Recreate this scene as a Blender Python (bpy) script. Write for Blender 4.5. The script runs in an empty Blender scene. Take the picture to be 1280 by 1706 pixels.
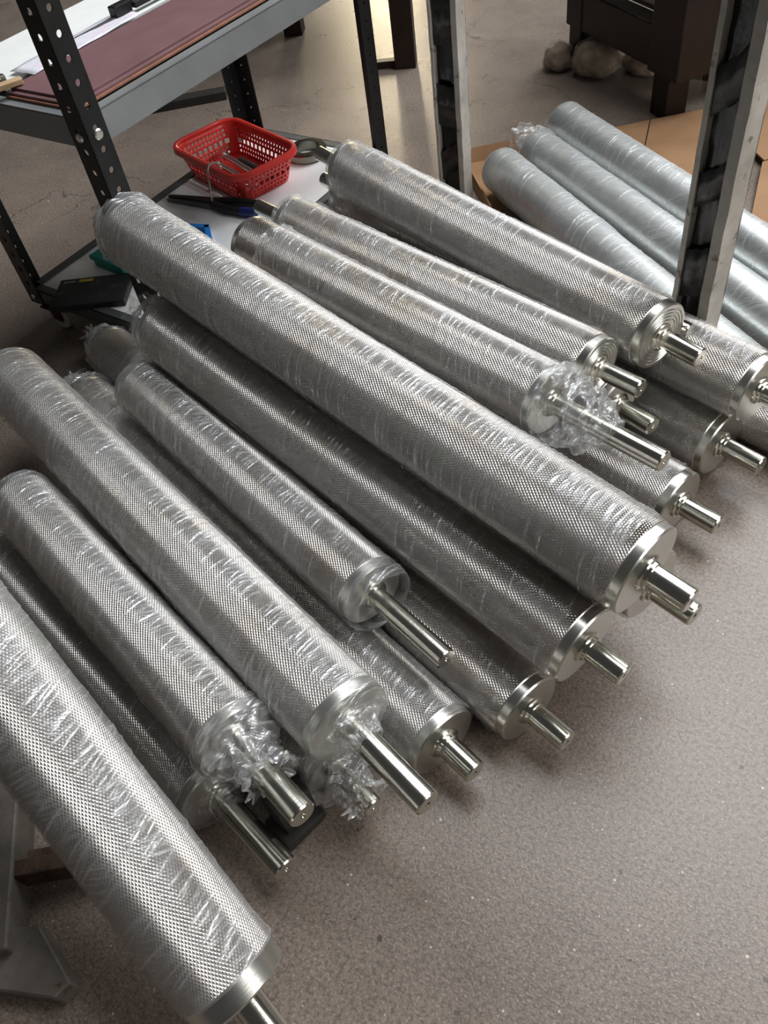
import bpy, bmesh, math, random
import numpy as np
from mathutils import Vector, Matrix, noise

SC = bpy.context.scene
COL = SC.collection
PI = math.pi

# ------------------------------------------------------------------ camera
cam_d = bpy.data.cameras.new('camera')
cam = bpy.data.objects.new('camera', cam_d)
COL.objects.link(cam)
SC.camera = cam
cam_d.sensor_fit = 'VERTICAL'
cam_d.sensor_height = 36.0
cam_d.lens = 36.0 * 1360.0 / 1706.0
cam_d.clip_start = 0.02
pitch, roll, yaw = math.radians(48.5), math.radians(-10.6), math.radians(-37.9)
fwd = Vector((math.sin(yaw) * math.cos(pitch), math.cos(yaw) * math.cos(pitch), -math.sin(pitch)))
rt = Vector((math.cos(yaw), -math.sin(yaw), 0))
up = rt.cross(fwd)
r2 = rt * math.cos(roll) + up * math.sin(roll)
u2 = -rt * math.sin(roll) + up * math.cos(roll)
cam.matrix_world = Matrix((
    (r2.x, u2.x, -fwd.x, 0.0), (r2.y, u2.y, -fwd.y, 0.0), (r2.z, u2.z, -fwd.z, 0.965), (0, 0, 0, 1)))

# ------------------------------------------------------------------ light and exposure
SC.view_settings.view_transform = 'Standard'
SC.view_settings.look = 'None'
SC.view_settings.exposure = 0.08
SC.view_settings.gamma = 1.0
SC.view_settings.use_curve_mapping = False

world = bpy.data.worlds.new('world')
SC.world = world
world.use_nodes = True
bg = world.node_tree.nodes['Background']
bg.inputs[0].default_value = (0.95, 0.93, 0.90, 1)
bg.inputs[1].default_value = 0.045


def area(name, loc, target, sx, sy, power, color):
    d = bpy.data.lights.new(name, 'AREA')
    d.shape = 'RECTANGLE'
    d.size, d.size_y = sx, sy
    d.energy = power
    d.color = color
    o = bpy.data.objects.new(name, d)
    COL.objects.link(o)
    o.location = loc
    o.rotation_euler = (Vector(target) - Vector(loc)).to_track_quat('-Z', 'Y').to_euler()
    return o


# roof lights, the big gate to the right and the tall far window of the workshop
area('skylight', (0.3, 2.9, 4.3), (0.2, 2.2, 0), 3.6, 2.8, 225, (0.965, 0.98, 1.0))
area('skylight', (0.3, 5.4, 3.2), (-0.7, 1.0, 0), 2.2, 1.6, 135, (0.95, 0.975, 1.0))
area('gate_daylight', (2.6, 0.75, 1.2), (-0.1, 0.65, 0.0), 1.5, 1.3, 46, (1.0, 0.965, 0.935))
area('window_daylight', (-5.03, 7.46, 1.45), (-1.2, 1.8, 0.3), 0.20, 2.7, 9, (1.0, 0.84, 0.56))
area('window_daylight', (-4.72, 7.66, 1.45), (-1.2, 1.8, 0.3), 0.28, 2.7, 42, (1.0, 0.84, 0.56))


# ------------------------------------------------------------------ material helpers
class NT:
    def __init__(self, name):
        self.m = bpy.data.materials.new(name)
        self.m.use_nodes = True
        self.t = self.m.node_tree
        self.n = self.t.nodes
        self.bsdf = self.n['Principled BSDF']
        self.out = self.n['Material Output']

    def add(self, typ, **kw):
        nd = self.n.new(typ)
        for k, v in kw.items():
            setattr(nd, k, v)
        return nd

    def link(self, a, b):
        self.t.links.new(a, b)

    def put(self, sock, v):
        if hasattr(v, 'is_linked') or isinstance(v, bpy.types.NodeSocket):
            self.link(v, sock)
        else:
            sock.default_value = v

    def math(self, op, a, b=0.0, c=0.0, clamp=False):
        nd = self.add('ShaderNodeMath', operation=op)
        nd.use_clamp = clamp
        self.put(nd.inputs[0], a)
        self.put(nd.inputs[1], b)
        self.put(nd.inputs[2], c)
        return nd.outputs[0]

    def noise(self, vec, scale, detail=2.0, rough=0.5, dist=0.0, lac=2.0):
        nd = self.add('ShaderNodeTexNoise')
        self.put(nd.inputs['Vector'], vec)
        nd.inputs['Scale'].default_value = scale
        nd.inputs['Detail'].default_value = detail
        nd.inputs['Roughness'].default_value = rough
        nd.inputs['Distortion'].default_value = dist
        return nd.outputs['Fac']

    def ramp(self, fac, stops):
        nd = self.add('ShaderNodeValToRGB')
        cr = nd.color_ramp
        while len(cr.elements) < len(stops):
            cr.elements.new(0.5)
        for e, (p, c) in zip(cr.elements, stops):
            e.position = p
            e.color = (c, c, c, 1) if not isinstance(c, tuple) else (c + (1,) if len(c) == 3 else c)
        self.put(nd.inputs[0], fac)
        return nd.outputs[0]

    def mix(self, fac, a, b, blend='MIX'):
        nd = self.add('ShaderNodeMix', data_type='RGBA', blend_type=blend)
        self.put(nd.inputs[0], fac)
        for s, v in ((nd.inputs[6], a), (nd.inputs[7], b)):
            if isinstance(v, tuple):
                s.default_value = v + (1,) if len(v) == 3 else v
            else:
                self.put(s, v)
        return nd.outputs[2]

    def bump(self, h, strength=0.3, dist=0.001, normal=None):
        nd = self.add('ShaderNodeBump')
        nd.inputs['Strength'].default_value = strength
        nd.inputs['Distance'].default_value = dist
        self.put(nd.inputs['Height'], h)
        if normal is not None:
            self.link(normal, nd.inputs['Normal'])
        return nd.outputs[0]

    def obj(self):
        return self.add('ShaderNodeTexCoord').outputs['Object']

    def rnd(self):
        return self.add('ShaderNodeObjectInfo').outputs['Random']

    def comb(self, x, y, z):
        nd = self.add('ShaderNodeCombineXYZ')
        for s, v in zip(nd.inputs, (x, y, z)):
            self.put(s, v)
        return nd.outputs[0]

    def set(self, **kw):
        for k, v in kw.items():
            s = self.bsdf.inputs[k.replace('_', ' ')]
            if isinstance(v, tuple):
                s.default_value = v + (1,) if len(v) == 3 else v
            else:
                self.put(s, v)
        return self


def plain(name, col, rough=0.5, metal=0.0, var=0.12, scale=25.0, bump=0.0, bscale=200.0, spec=0.5, worn=None, worn_amt=0.62):
    """painted or moulded surface: base colour with blotchy variation, optional fine relief and worn spots"""
    t = NT(name)
    o = t.obj()
    n = t.noise(o, scale, 4.0, 0.6)
    dark = tuple(c * (1 - var) for c in col)
    light = tuple(min(1, c * (1 + var)) for c in col)
    c = t.mix(t.ramp(n, [(0.3, 0.0), (0.7, 1.0)]), dark, light)
    if worn is not None:
        w = t.ramp(t.noise(o, scale * 2.3, 6.0, 0.7), [(worn_amt, 0.0), (worn_amt + 0.06, 1.0)])
        c = t.mix(w, c, worn)
    t.set(Base_Color=c, Roughness=rough, Metallic=metal)
    t.bsdf.inputs['Specular IOR Level'].default_value = spec
    if bump > 0:
        t.link(t.bump(t.noise(o, bscale, 3.0, 0.6), bump, 0.001), t.bsdf.inputs['Normal'])
    return t.m


def make_floor_mat():
    t = NT('concrete')
    o = t.obj()
    big = t.noise(o, 1.6, 4.0, 0.6)
    mid = t.noise(o, 9.0, 5.0, 0.65)
    fine = t.noise(o, 190.0, 4.0, 0.75)
    grit = t.noise(o, 330.0, 2.0, 0.6)
    c = t.mix(t.ramp(big, [(0.3, 0.0), (0.7, 1.0)]), (0.140, 0.107, 0.086), (0.228, 0.184, 0.152))
    c = t.mix(t.ramp(mid, [(0.32, 0.0), (0.72, 1.0)]), c, (0.248, 0.199, 0.163))
    c = t.mix(t.math('MULTIPLY', t.ramp(fine, [(0.42, 1.0), (0.54, 0.0)]), 0.65), c, (0.085, 0.068, 0.056))
    c = t.mix(t.math('MULTIPLY', t.ramp(grit, [(0.55, 0.0), (0.66, 1.0)]), 0.5), c, (0.40, 0.345, 0.30))
    wn = t.add('ShaderNodeTexNoise')
    wn.inputs['Scale'].default_value = 140.0
    t.link(o, wn.inputs['Vector'])
    wv = t.add('ShaderNodeVectorMath', operation='MULTIPLY_ADD')
    t.link(wn.outputs['Color'], wv.inputs[0])
    wv.inputs[1].default_value = (0.012, 0.012, 0.012)
    t.link(o, wv.inputs[2])
    vo = t.add('ShaderNodeTexVoronoi')
    vo.inputs['Scale'].default_value = 30.0
    t.link(wv.outputs[0], vo.inputs['Vector'])
    size = t.math('MULTIPLY', t.noise(o, 11.0, 2.0), 0.34)
    pit = t.math('LESS_THAN', vo.outputs['Distance'], t.math('SUBTRACT', size, 0.125))
    c = t.mix(t.math('MULTIPLY', pit, 0.8), c, (0.045, 0.038, 0.032))
    v2 = t.add('ShaderNodeTexVoronoi')
    v2.inputs['Scale'].default_value = 55.0
    t.link(o, v2.inputs['Vector'])
    chip = t.math('LESS_THAN', v2.outputs['Distance'], t.math('SUBTRACT', t.math('MULTIPLY', t.noise(o, 23.0, 2.0), 0.30), 0.100))
    c = t.mix(t.math('MULTIPLY', chip, 0.75), c, (0.62, 0.57, 0.52))
    # hairline cracks
    dn = t.add('ShaderNodeTexNoise')
    dn.inputs['Scale'].default_value = 7.0
    dn.inputs['Detail'].default_value = 6.0
    t.link(o, dn.inputs['Vector'])
    vm = t.add('ShaderNodeVectorMath', operation='MULTIPLY_ADD')
    t.link(dn.outputs['Color'], vm.inputs[0])
    vm.inputs[1].default_value = (0.22, 0.22, 0.22)
    t.link(o, vm.inputs[2])
    v3 = t.add('ShaderNodeTexVoronoi', feature='DISTANCE_TO_EDGE')
    v3.inputs['Scale'].default_value = 2.1
    t.link(vm.outputs[0], v3.inputs['Vector'])
    crack = t.math('LESS_THAN', v3.outputs['Distance'], 0.0034)
    crack = t.math('MULTIPLY', crack, t.ramp(t.noise(o, 3.4, 2.0), [(0.50, 0.0), (0.58, 1.0)]))
    c = t.mix(t.math('MULTIPLY', crack, 0.75), c, (0.05, 0.042, 0.036))
    rg = t.math('MULTIPLY_ADD', mid, 0.22, 0.19)
    t.set(Base_Color=c, Roughness=rg)
    t.bsdf.inputs['Specular IOR Level'].default_value = 0.45
    h = t.math('ADD', t.math('MULTIPLY', fine, 0.6), t.math('MULTIPLY', grit, 0.4))
    h = t.math('SUBTRACT', h, t.math('MULTIPLY', t.math('ADD', pit, crack), 0.8))
    t.link(t.bump(h, 0.28, 0.0016), t.bsdf.inputs['Normal'])
    return t.m


def make_knurl_mat():
    """zinc plated diamond knurl: pyramid facets worked out as exact facet normals in the tangent frame"""
    t = NT('diamond_knurl')
    uvn = t.add('ShaderNodeUVMap')
    uvn.uv_map = 'UVMap'
    sp = t.add('ShaderNodeSeparateXYZ')
    t.link(uvn.outputs[0], sp.inputs[0])
    u, v = sp.outputs[0], sp.outputs[1]
    p = 0.0031
    ca, sa = math.cos(math.radians(33)) / p, math.sin(math.radians(33)) / p
    a = t.math('ADD', t.math('MULTIPLY', u, ca), t.math('MULTIPLY', v, sa))
    b = t.math('SUBTRACT', t.math('MULTIPLY', u, ca), t.math('MULTIPLY', v, sa))

    def tri(x):
        f = t.math('FRACT', x)
        d = t.math('SUBTRACT', f, 0.5)
        return t.math('SUBTRACT', 0.5, t.math('ABSOLUTE', d)), t.math('SIGN', t.math('MULTIPLY', d, -1.0))
    ta, sga = tri(a)
    tb, sgb = tri(b)
    pick = t.math('LESS_THAN', ta, tb)
    npick = t.math('SUBTRACT', 1.0, pick)
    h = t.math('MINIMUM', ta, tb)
    flat = t.math('LESS_THAN', h, 0.37)            # small flat land on each pyramid top
    k = 0.66
    gu = t.math('ADD', t.math('MULTIPLY', pick, sga), t.math('MULTIPLY', npick, sgb))
    gv = t.math('SUBTRACT', t.math('MULTIPLY', pick, sga), t.math('MULTIPLY', npick, sgb))
    gu = t.math('MULTIPLY', t.math('MULTIPLY', gu, -k * 0.84), flat)
    gv = t.math('MULTIPLY', t.math('MULTIPLY', gv, -k * 0.54), flat)
    ln = t.math('SQRT', t.math('ADD', t.math('ADD', t.math('MULTIPLY', gu, gu), t.math('MULTIPLY', gv, gv)), 1.0))
    cx = t.math('MULTIPLY_ADD', t.math('DIVIDE', gu, ln), 0.5, 0.5)
    cy = t.math('MULTIPLY_ADD', t.math('DIVIDE', gv, ln), 0.5, 0.5)
    cz = t.math('MULTIPLY_ADD', t.math('DIVIDE', 1.0, ln), 0.5, 0.5)
    nm = t.add('ShaderNodeNormalMap')
    nm.uv_map = 'UVMap'
    t.link(t.comb(cx, cy, cz), nm.inputs['Color'])
    t.link(nm.outputs[0], t.bsdf.inputs['Normal'])
    o = t.obj()
    tint = t.noise(t.comb(t.math('MULTIPLY', u, 14.0), t.math('MULTIPLY', v, 7.0), t.math('MULTIPLY', t.rnd(), 40.0)), 1.0, 3.0, 0.6)
    c = t.ramp(tint, [(0.30, (0.70, 0.63, 0.54)), (0.46, (0.82, 0.785, 0.745)), (0.62, (0.81, 0.78, 0.765)), (0.75, (0.71, 0.72, 0.655))])
    # shade of the grooves painted into the colour, along with brownish grime
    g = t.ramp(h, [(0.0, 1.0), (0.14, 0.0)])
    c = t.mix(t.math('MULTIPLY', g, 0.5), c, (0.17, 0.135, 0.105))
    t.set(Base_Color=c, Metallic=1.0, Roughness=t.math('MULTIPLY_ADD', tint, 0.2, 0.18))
    return t.m


def make_steel_mat(name, col, rough, tint_amt=0.25, lines=0.0):
    t = NT(name)
    o = t.obj()
    n = t.noise(o, 30.0, 3.0, 0.6)
    c = t.mix(t.ramp(n, [(0.3, 0.0), (0.7, 1.0)]), col, (col[0] * 0.95, col[1] * 0.97, col[2] * 0.90))
    spots = t.ramp(t.noise(o, 120.0, 4.0, 0.7), [(0.66, 0.0), (0.74, 1.0)])
    c = t.mix(t.math('MULTIPLY', spots, tint_amt), c, (0.18, 0.15, 0.12))
    t.set(Base_Color=c, Metallic=1.0, Roughness=t.math('MULTIPLY_ADD', n, 0.12, rough - 0.06))
    if lines:
        sp = t.add('ShaderNodeSeparateXYZ')
        t.link(o, sp.inputs[0])
        rad = t.math('SQRT', t.math('ADD', t.math('POWER', sp.outputs[1], 2.0), t.math('POWER', sp.outputs[2], 2.0)))
        ln = t.noise(t.comb(t.math('MULTIPLY', sp.outputs[0], 900.0), t.math('MULTIPLY', rad, 900.0), 0.0), 1.0, 2.0)
        t.link(t.bump(ln, lines, 0.0004), t.bsdf.inputs['Normal'])
    return t.m


def make_film_mat(name='stretch_film', base_op=0.08, streak_op=0.72, skew=0.30, haze=0.30):
    """clear stretch film: mostly see-through, creases and doubled layers catch the light"""
    t = NT(name)
    uvn = t.add('ShaderNodeUVMap')
    uvn.uv_map = 'UVMap'
    sp = t.add('ShaderNodeSeparateXYZ')
    t.link(uvn.outputs[0], sp.inputs[0])
    u, v = sp.outputs[0], sp.outputs[1]
    rn = t.math('MULTIPLY', t.rnd(), 57.0)
    vs = t.math('MULTIPLY_ADD', u, skew, v)
    w = t.noise(t.comb(t.math('MULTIPLY', u, 9.0), t.math('MULTIPLY', v, 9.0), rn), 1.0, 2.0)
    vs = t.math('MULTIPLY_ADD', w, 0.05, vs)

    def ridge(su, sv, off, sharp):
        n = t.noise(t.comb(t.math('MULTIPLY', u, su), t.math('MULTIPLY', vs, sv), t.math('ADD', rn, off)), 1.0, 1.0, 0.5)
        d = t.math('ABSOLUTE', t.math('SUBTRACT', n, 0.5))
        return t.math('SUBTRACT', 1.0, t.math('MULTIPLY', d, sharp), 0.0, True)
    r2 = ridge(10.0, 230.0, 9.0, 15.0)
    m2 = t.ramp(t.noise(t.comb(t.math('MULTIPLY', u, 11.0), t.math('MULTIPLY', v, 14.0), t.math('ADD', rn, 6.0)), 1.0, 3.0, 0.6), [(0.35, 0.0), (0.70, 1.0)])
    at = t.add('ShaderNodeAttribute')
    at.attribute_name = 'crease'
    cz = at.outputs['Fac']
    s = t.math('MAXIMUM', cz, t.math('MULTIPLY', t.math('MULTIPLY', r2, m2), 0.40))
    lw = t.add('ShaderNodeLayerWeight')
    lw.inputs['Blend'].default_value = 0.25
    fr = lw.outputs['Fresnel']
    op = t.math('ADD', base_op, t.math('MULTIPLY', fr, 0.32))
    op = t.math('ADD', op, t.math('MULTIPLY', m2, 0.06))
    op = t.math('ADD', op, t.math('MULTIPLY', s, streak_op), 0.0, True)
    op = t.math('MINIMUM', op, 0.92)
    tr = t.add('ShaderNodeBsdfTransparent')
    tr.inputs[0].default_value = (0.965, 0.965, 0.96, 1)
    rgh = t.math('MULTIPLY_ADD', cz, -0.26, 0.40)
    t.set(Base_Color=(0.80, 0.81, 0.81), Roughness=rgh)
    t.bsdf.inputs['Specular IOR Level'].default_value = 0.9
    hgt = t.math('MULTIPLY_ADD', cz, 0.6, t.math('MULTIPLY', r2, 0.40))
    t.link(t.bump(hgt, 0.8, 0.0012), t.bsdf.inputs['Normal'])
    gl = t.add('ShaderNodeBsdfGlossy')
    t.link(rgh, gl.inputs['Roughness'])
    gl.inputs[0].default_value = (0.95, 0.97, 1.0, 1)
    t.link(t.bump(hgt, 0.9, 0.0012), gl.inputs['Normal'])
    mg = t.add('ShaderNodeMixShader')
    t.put(mg.inputs[0], t.math('MULTIPLY_ADD', cz, 0.25, 0.72 - haze))
    t.link(t.bsdf.outputs[0], mg.inputs[1])
    t.link(gl.outputs[0], mg.inputs[2])
    ms = t.add('ShaderNodeMixShader')
    t.link(op, ms.inputs[0])
    t.link(tr.outputs[0], ms.inputs[1])
    t.link(mg.outputs[0], ms.inputs[2])
    t.link(ms.outputs[0], t.out.inputs[0])
    return t.m


def make_carton_mat():
    t = NT('cardboard')
    o = t.obj()
    n = t.noise(o, 8.0, 4.0, 0.6)
    c = t.mix(t.ramp(n, [(0.3, 0.0), (0.7, 1.0)]), (0.25, 0.132, 0.060), (0.33, 0.187, 0.092))
    sp = t.add('ShaderNodeSeparateXYZ')
    t.link(o, sp.inputs[0])
    flute = t.math('SINE', t.math('MULTIPLY', sp.outputs[0], 1100.0))
    t.set(Base_Color=c, Roughness=0.8)
    t.link(t.bump(flute, 0.12, 0.0005), t.bsdf.inputs['Normal'])
    return t.m


def make_paper_mat():
    t = NT('printed_paper')
    o = t.obj()
    sp = t.add('ShaderNodeSeparateXYZ')
    t.link(o, sp.inputs[0])
    n = t.noise(t.comb(t.math('MULTIPLY', sp.outputs[0], 180.0), t.math('MULTIPLY', sp.outputs[1], 40.0), 0.0), 1.0, 2.0)
    ln = t.math('GREATER_THAN', t.math('SINE', t.math('MULTIPLY', sp.outputs[1], 900.0)), 0.45)
    ink = t.math('MULTIPLY', ln, t.math('GREATER_THAN', n, 0.52))
    pink = t.ramp(t.noise(o, 22.0, 2.0), [(0.45, 0.0), (0.62, 1.0)])
    c = t.mix(t.math('MULTIPLY', pink, 0.5), (0.72, 0.72, 0.78), (0.80, 0.62, 0.74))
    c = t.mix(t.math('MULTIPLY', ink, 0.45), c, (0.42, 0.30, 0.42))
    t.set(Base_Color=c, Roughness=0.7)
    return t.m


M = {}
M['floor'] = make_floor_mat()
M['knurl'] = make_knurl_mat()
M['zinc'] = make_steel_mat('zinc_plated_steel', (0.72, 0.715, 0.69), 0.30, 0.25, 0.25)
M['shaft'] = make_steel_mat('turned_shaft_steel', (0.70, 0.685, 0.64), 0.18, 0.35, 0.12)
M['pipe'] = make_steel_mat('polished_tube_steel', (0.76, 0.78, 0.80), 0.32, 0.1, 0.0)
M['darksteel'] = make_steel_mat('oiled_dark_steel', (0.22, 0.22, 0.19), 0.25, 0.4, 0.2)
M['hole'] = plain('centre_hole', (0.05, 0.045, 0.04), 0.4, 0.8)
M['film'] = make_film_mat('stretch_film', 0.03, 0.66)
M['film_heavy'] = make_film_mat('doubled_stretch_film', 0.055, 0.76)
M['film_tube'] = make_film_mat('tube_stretch_film', 0.13, 0.60, 0.8, 0.45)
M['film_crumple'] = make_film_mat('crumpled_film', 0.16, 0.55, 1.2, 0.25)
M['black'] = plain('black_paint', (0.008, 0.0085, 0.009), 0.42, 0.0, 0.3, 20, 0.1, 300, 0.4, (0.10, 0.09, 0.085), 0.72)
M['grey'] = plain('grey_paint', (0.205, 0.215, 0.22), 0.36, 0.0, 0.10, 12, 0.05, 300, 0.5, (0.35, 0.35, 0.33), 0.74)
M['dkgrey'] = plain('dark_grey_paint', (0.075, 0.08, 0.08), 0.42, 0.0, 0.15, 15, 0.05, 300, 0.5)
M['white'] = plain('white_laminate', (0.86, 0.855, 0.85), 0.42, 0.0, 0.04, 9, 0.0, 200, 0.5, (0.50, 0.46, 0.43), 0.70)
M['maroon'] = plain('maroon_board', (0.205, 0.112, 0.118), 0.36, 0.0, 0.10, 18, 0.06, 350, 0.5, (0.24, 0.15, 0.15), 0.70)
M['maroon_edge'] = plain('board_edge', (0.27, 0.12, 0.075), 0.6, 0.0, 0.2, 40)
M['red'] = plain('red_plastic', (0.66, 0.040, 0.032), 0.33, 0.0, 0.08, 20)
M['blue'] = plain('blue_plastic', (0.02, 0.26, 0.78), 0.35, 0.0, 0.12, 30)
M['teal'] = plain('teal_plastic', (0.0, 0.22, 0.185), 0.45, 0.0, 0.1, 20)
M['navy'] = plain('navy_grip', (0.015, 0.025, 0.14), 0.45, 0.0, 0.15, 40)
M['boxblack'] = plain('black_card_box', (0.016, 0.017, 0.019), 0.42, 0.0, 0.25, 18, 0.1, 90, 0.4, (0.05, 0.05, 0.055), 0.58)
M['yellow'] = plain('yellow_label', (0.52, 0.36, 0.04), 0.5, 0.0, 0.15, 200)
M['print'] = plain('pale_print', (0.42, 0.42, 0.42), 0.5)
M['carton'] = make_carton_mat()
M['paper'] = make_paper_mat()
M['sheet'] = plain('white_sheet', (0.84, 0.87, 0.85), 0.5, 0.0, 0.05, 8)
M['wood'] = plain('pale_wood', (0.50, 0.35, 0.20), 0.6, 0.0, 0.15, 40)
M['rubber'] = plain('black_rubber', (0.016, 0.015, 0.014), 0.55, 0.0, 0.25, 40, 0.2, 120)
M['tyre'] = plain('pale_caster_tyre', (0.58, 0.55, 0.48), 0.5, 0.0, 0.15, 60)
M['darkred'] = plain('dark_red_bracket', (0.05, 0.012, 0.010), 0.5, 0.0, 0.2, 40)
M['brown'] = plain('dark_brown_paint', (0.017, 0.0088, 0.006), 0.40, 0.0, 0.25, 14, 0.1, 150, 0.3, (0.06, 0.026, 0.015), 0.70)
M['bench_top'] = plain('dull_steel_sheet', (0.20, 0.19, 0.17), 0.45, 0.3, 0.15, 8)
M['rust'] = plain('rusty_steel', (0.060, 0.036, 0.024), 0.75, 0.2, 0.5, 45, 0.4, 180, 0.4, (0.17, 0.08, 0.04), 0.58)
M['dirtsteel'] = plain('dirty_grey_steel', (0.115, 0.102, 0.085), 0.6, 0.1, 0.3, 22, 0.3, 150, 0.4, (0.06, 0.045, 0.03), 0.60)
M['wornwhite'] = plain('worn_pale_paint', (0.42, 0.40, 0.36), 0.55, 0.0, 0.22, 18, 0.35, 120, 0.4, (0.17, 0.155, 0.13), 0.60)
M['blackfilm'] = plain('black_plastic_wrap', (0.008, 0.009, 0.009), 0.20, 0.0, 0.4, 16, 0.35, 70, 0.5)
M['smokefilm'] = plain('smoky_grey_tape', (0.028, 0.028, 0.027), 0.25, 0.0, 0.5, 30, 0.4, 90, 0.5)
M['tan'] = plain('tan_cardboard_core', (0.52, 0.34, 0.22), 0.7, 0.0, 0.12, 40)
M['bag'] = make_film_mat('bag_film', 0.04, 0.45, 1.5, 0.6)
M['bagfill'] = plain('bag_contents', (0.42, 0.32, 0.22), 0.6, 0.0, 0.45, 30, 0.3, 60)


# ------------------------------------------------------------------ object helpers
def new_obj(name, mesh, mat=None, parent=None, smooth=None, loc=None):
    o = bpy.data.objects.new(name, mesh)
    COL.objects.link(o)
    if mat is not None:
        mesh.materials.append(M[mat] if isinstance(mat, str) else mat)
    if parent is not None:
        o.parent = parent
    if loc is not None:
        o.location = loc
    if smooth is not None:
        for p in mesh.polygons:
            p.use_smooth = True
        if smooth > 0:
            mesh.set_sharp_from_angle(angle=math.radians(smooth))
    return o


def from_bm(name, bm, mat, parent=None, smooth=None, loc=None):
    bmesh.ops.recalc_face_normals(bm, faces=bm.faces)
    me = bpy.data.meshes.new(name)
    bm.to_mesh(me)
    bm.free()
    return new_obj(name, me, mat, parent, smooth, loc)


def thing(name, label, cat, loc=(0, 0, 0), rz=0.0, group=None):
    o = bpy.data.objects.new(name, None)
    o.empty_display_size = 0.05
    COL.objects.link(o)
    o.location = loc
    o.rotation_euler = (0, 0, rz)
    return tag(o, label, cat, group)


def tag(o, label, cat, group=None):
    o['label'] = label
    o['category'] = cat
    if group:
        o['group'] = group
    return o


def bx(bm, c, s, bev=0.0, rot=None):
    """bevelled box into bm: centre c, size s, optional rotation matrix about its centre"""
    g = bmesh.ops.create_cube(bm, size=1.0)
    vs = g['verts']
    bmesh.ops.scale(bm, vec=s, verts=vs)
    if bev > 0:
        es = list({e for v in vs for e in v.link_edges})
        r = bmesh.ops.bevel(bm, geom=es, offset=bev, segments=2, affect='EDGES', profile=0.5)
        vs = list({v for f in r['faces'] for v in f.verts} | {v for v in vs if v.is_valid})
    if rot is not None:
        bmesh.ops.rotate(bm, cent=(0, 0, 0), matrix=rot, verts=vs)
    bmesh.ops.translate(bm, vec=c, verts=vs)
    return vs


def box(name, c, s, mat, parent=None, bev=0.002, rot=None):
    bm = bmesh.new()
    bx(bm, c, s, bev, rot)
    return from_bm(name, bm, mat, parent)


def lathe_bm(profile, seg=48, bm=None):
    """revolve (x, r) pairs about the X axis"""
    bm = bm or bmesh.new()
    rings = []
    for x, r in profile:
        if r <= 1e-6:
            rings.append([bm.verts.new((x, 0, 0))])
        else:
            rings.append([bm.verts.new((x, r * math.cos(2 * PI * i / seg), r * math.sin(2 * PI * i / seg))) for i in range(seg)])
    for a, b in zip(rings, rings[1:]):
        for i in range(seg):
            j = (i + 1) % seg
            if len(a) == 1 and len(b) == 1:
                continue
            if len(a) == 1:
                bm.faces.new((a[0], b[j], b[i]))
            elif len(b) == 1:
                bm.faces.new((a[i], a[j], b[0]))
            else:
                bm.faces.new((a[i], a[j], b[j], b[i]))
    return bm


def lathe(name, profile, mat, parent=None, seg=48, smooth=35, loc=None):
    return from_bm(name, lathe_bm(profile, seg), mat, parent, smooth, loc)


def tube_bm(pts, r, seg=10, bm=None, cap=True):
    bm = bm or bmesh.new()
    pts = [Vector(p) for p in pts]
    rings = []
    n0 = None
    for i, p in enumerate(pts):
        d = (pts[min(i + 1, len(pts) - 1)] - pts[max(i - 1, 0)]).normalized()
        if n0 is None:
            n0 = d.orthogonal().normalized()
        n0 = (n0 - d * n0.dot(d)).normalized()
        b = d.cross(n0)
        rr = r[i] if isinstance(r, (list, tuple)) else r
        rings.append([bm.verts.new(p + (n0 * math.cos(2 * PI * k / seg) + b * math.sin(2 * PI * k / seg)) * rr) for k in range(seg)])
    for a, b in zip(rings, rings[1:]):
        for k in range(seg):
            j = (k + 1) % seg
            bm.faces.new((a[k], a[j], b[j], b[k]))
    if cap:
        bm.faces.new(list(reversed(rings[0])))
        bm.faces.new(rings[-1])
    return bm


def tube(name, pts, r, mat, parent=None, seg=10, smooth=40):
    return from_bm(name, tube_bm(pts, r, seg), mat, parent, smooth)


def prism_bm(poly, z0, z1, bm=None):
    bm = bm or bmesh.new()
    a = [bm.verts.new((x, y, z0)) for x, y in poly]
    b = [bm.verts.new((x, y, z1)) for x, y in poly]
    bm.faces.new(list(reversed(a)))
    bm.faces.new(b)
    n = len(poly)
    for i in range(n):
        j = (i + 1) % n
        bm.faces.new((a[i], a[j], b[j], b[i]))
    return bm


# ------------------------------------------------------------------ setting: the concrete floor
bm = bmesh.new()
bmesh.ops.create_grid(bm, x_segments=8, y_segments=8, size=7.0)
bmesh.ops.translate(bm, vec=(0, 3.0, 0), verts=bm.verts)
r = bmesh.ops.extrude_face_region(bm, geom=list(bm.faces))
bmesh.ops.translate(bm, vec=(0, 0, -0.1), verts=[g for g in r['geom'] if isinstance(g, bmesh.types.BMVert)])
fl = from_bm('floor', bm, 'floor')
fl['kind'] = 'structure'

# ------------------------------------------------------------------ rollers
AX = math.radians(16.5)
UX = Vector((-math.cos(AX), math.sin(AX), 0))     # along the pile, towards the cart
VX = Vector((math.sin(AX), math.cos(AX), 0))      # across the pile, away from the camera


def W(p):
    return UX * p[1] + VX * p[0] + Vector((0, 0, p[2]))


def lattice(nx, ny, rng):
    return rng.random((nx, ny))


def vnoise(lat, x, y):
    """smooth value noise on a lattice, wrapping in y"""
    nx, ny = lat.shape
    x0 = np.floor(x).astype(int)
    y0 = np.floor(y).astype(int)
    fx, fy = x - x0, y - y0
    fx = fx * fx * (3 - 2 * fx)
    fy = fy * fy * (3 - 2 * fy)
    a = lat[x0 % nx, y0 % ny]
    b = lat[(x0 + 1) % nx, y0 % ny]
    c = lat[x0 % nx, (y0 + 1) % ny]
    d = lat[(x0 + 1) % nx, (y0 + 1) % ny]
    return (a * (1 - fx) + b * fx) * (1 - fy) + (c * (1 - fx) + d * fx) * fy - 0.5


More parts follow.
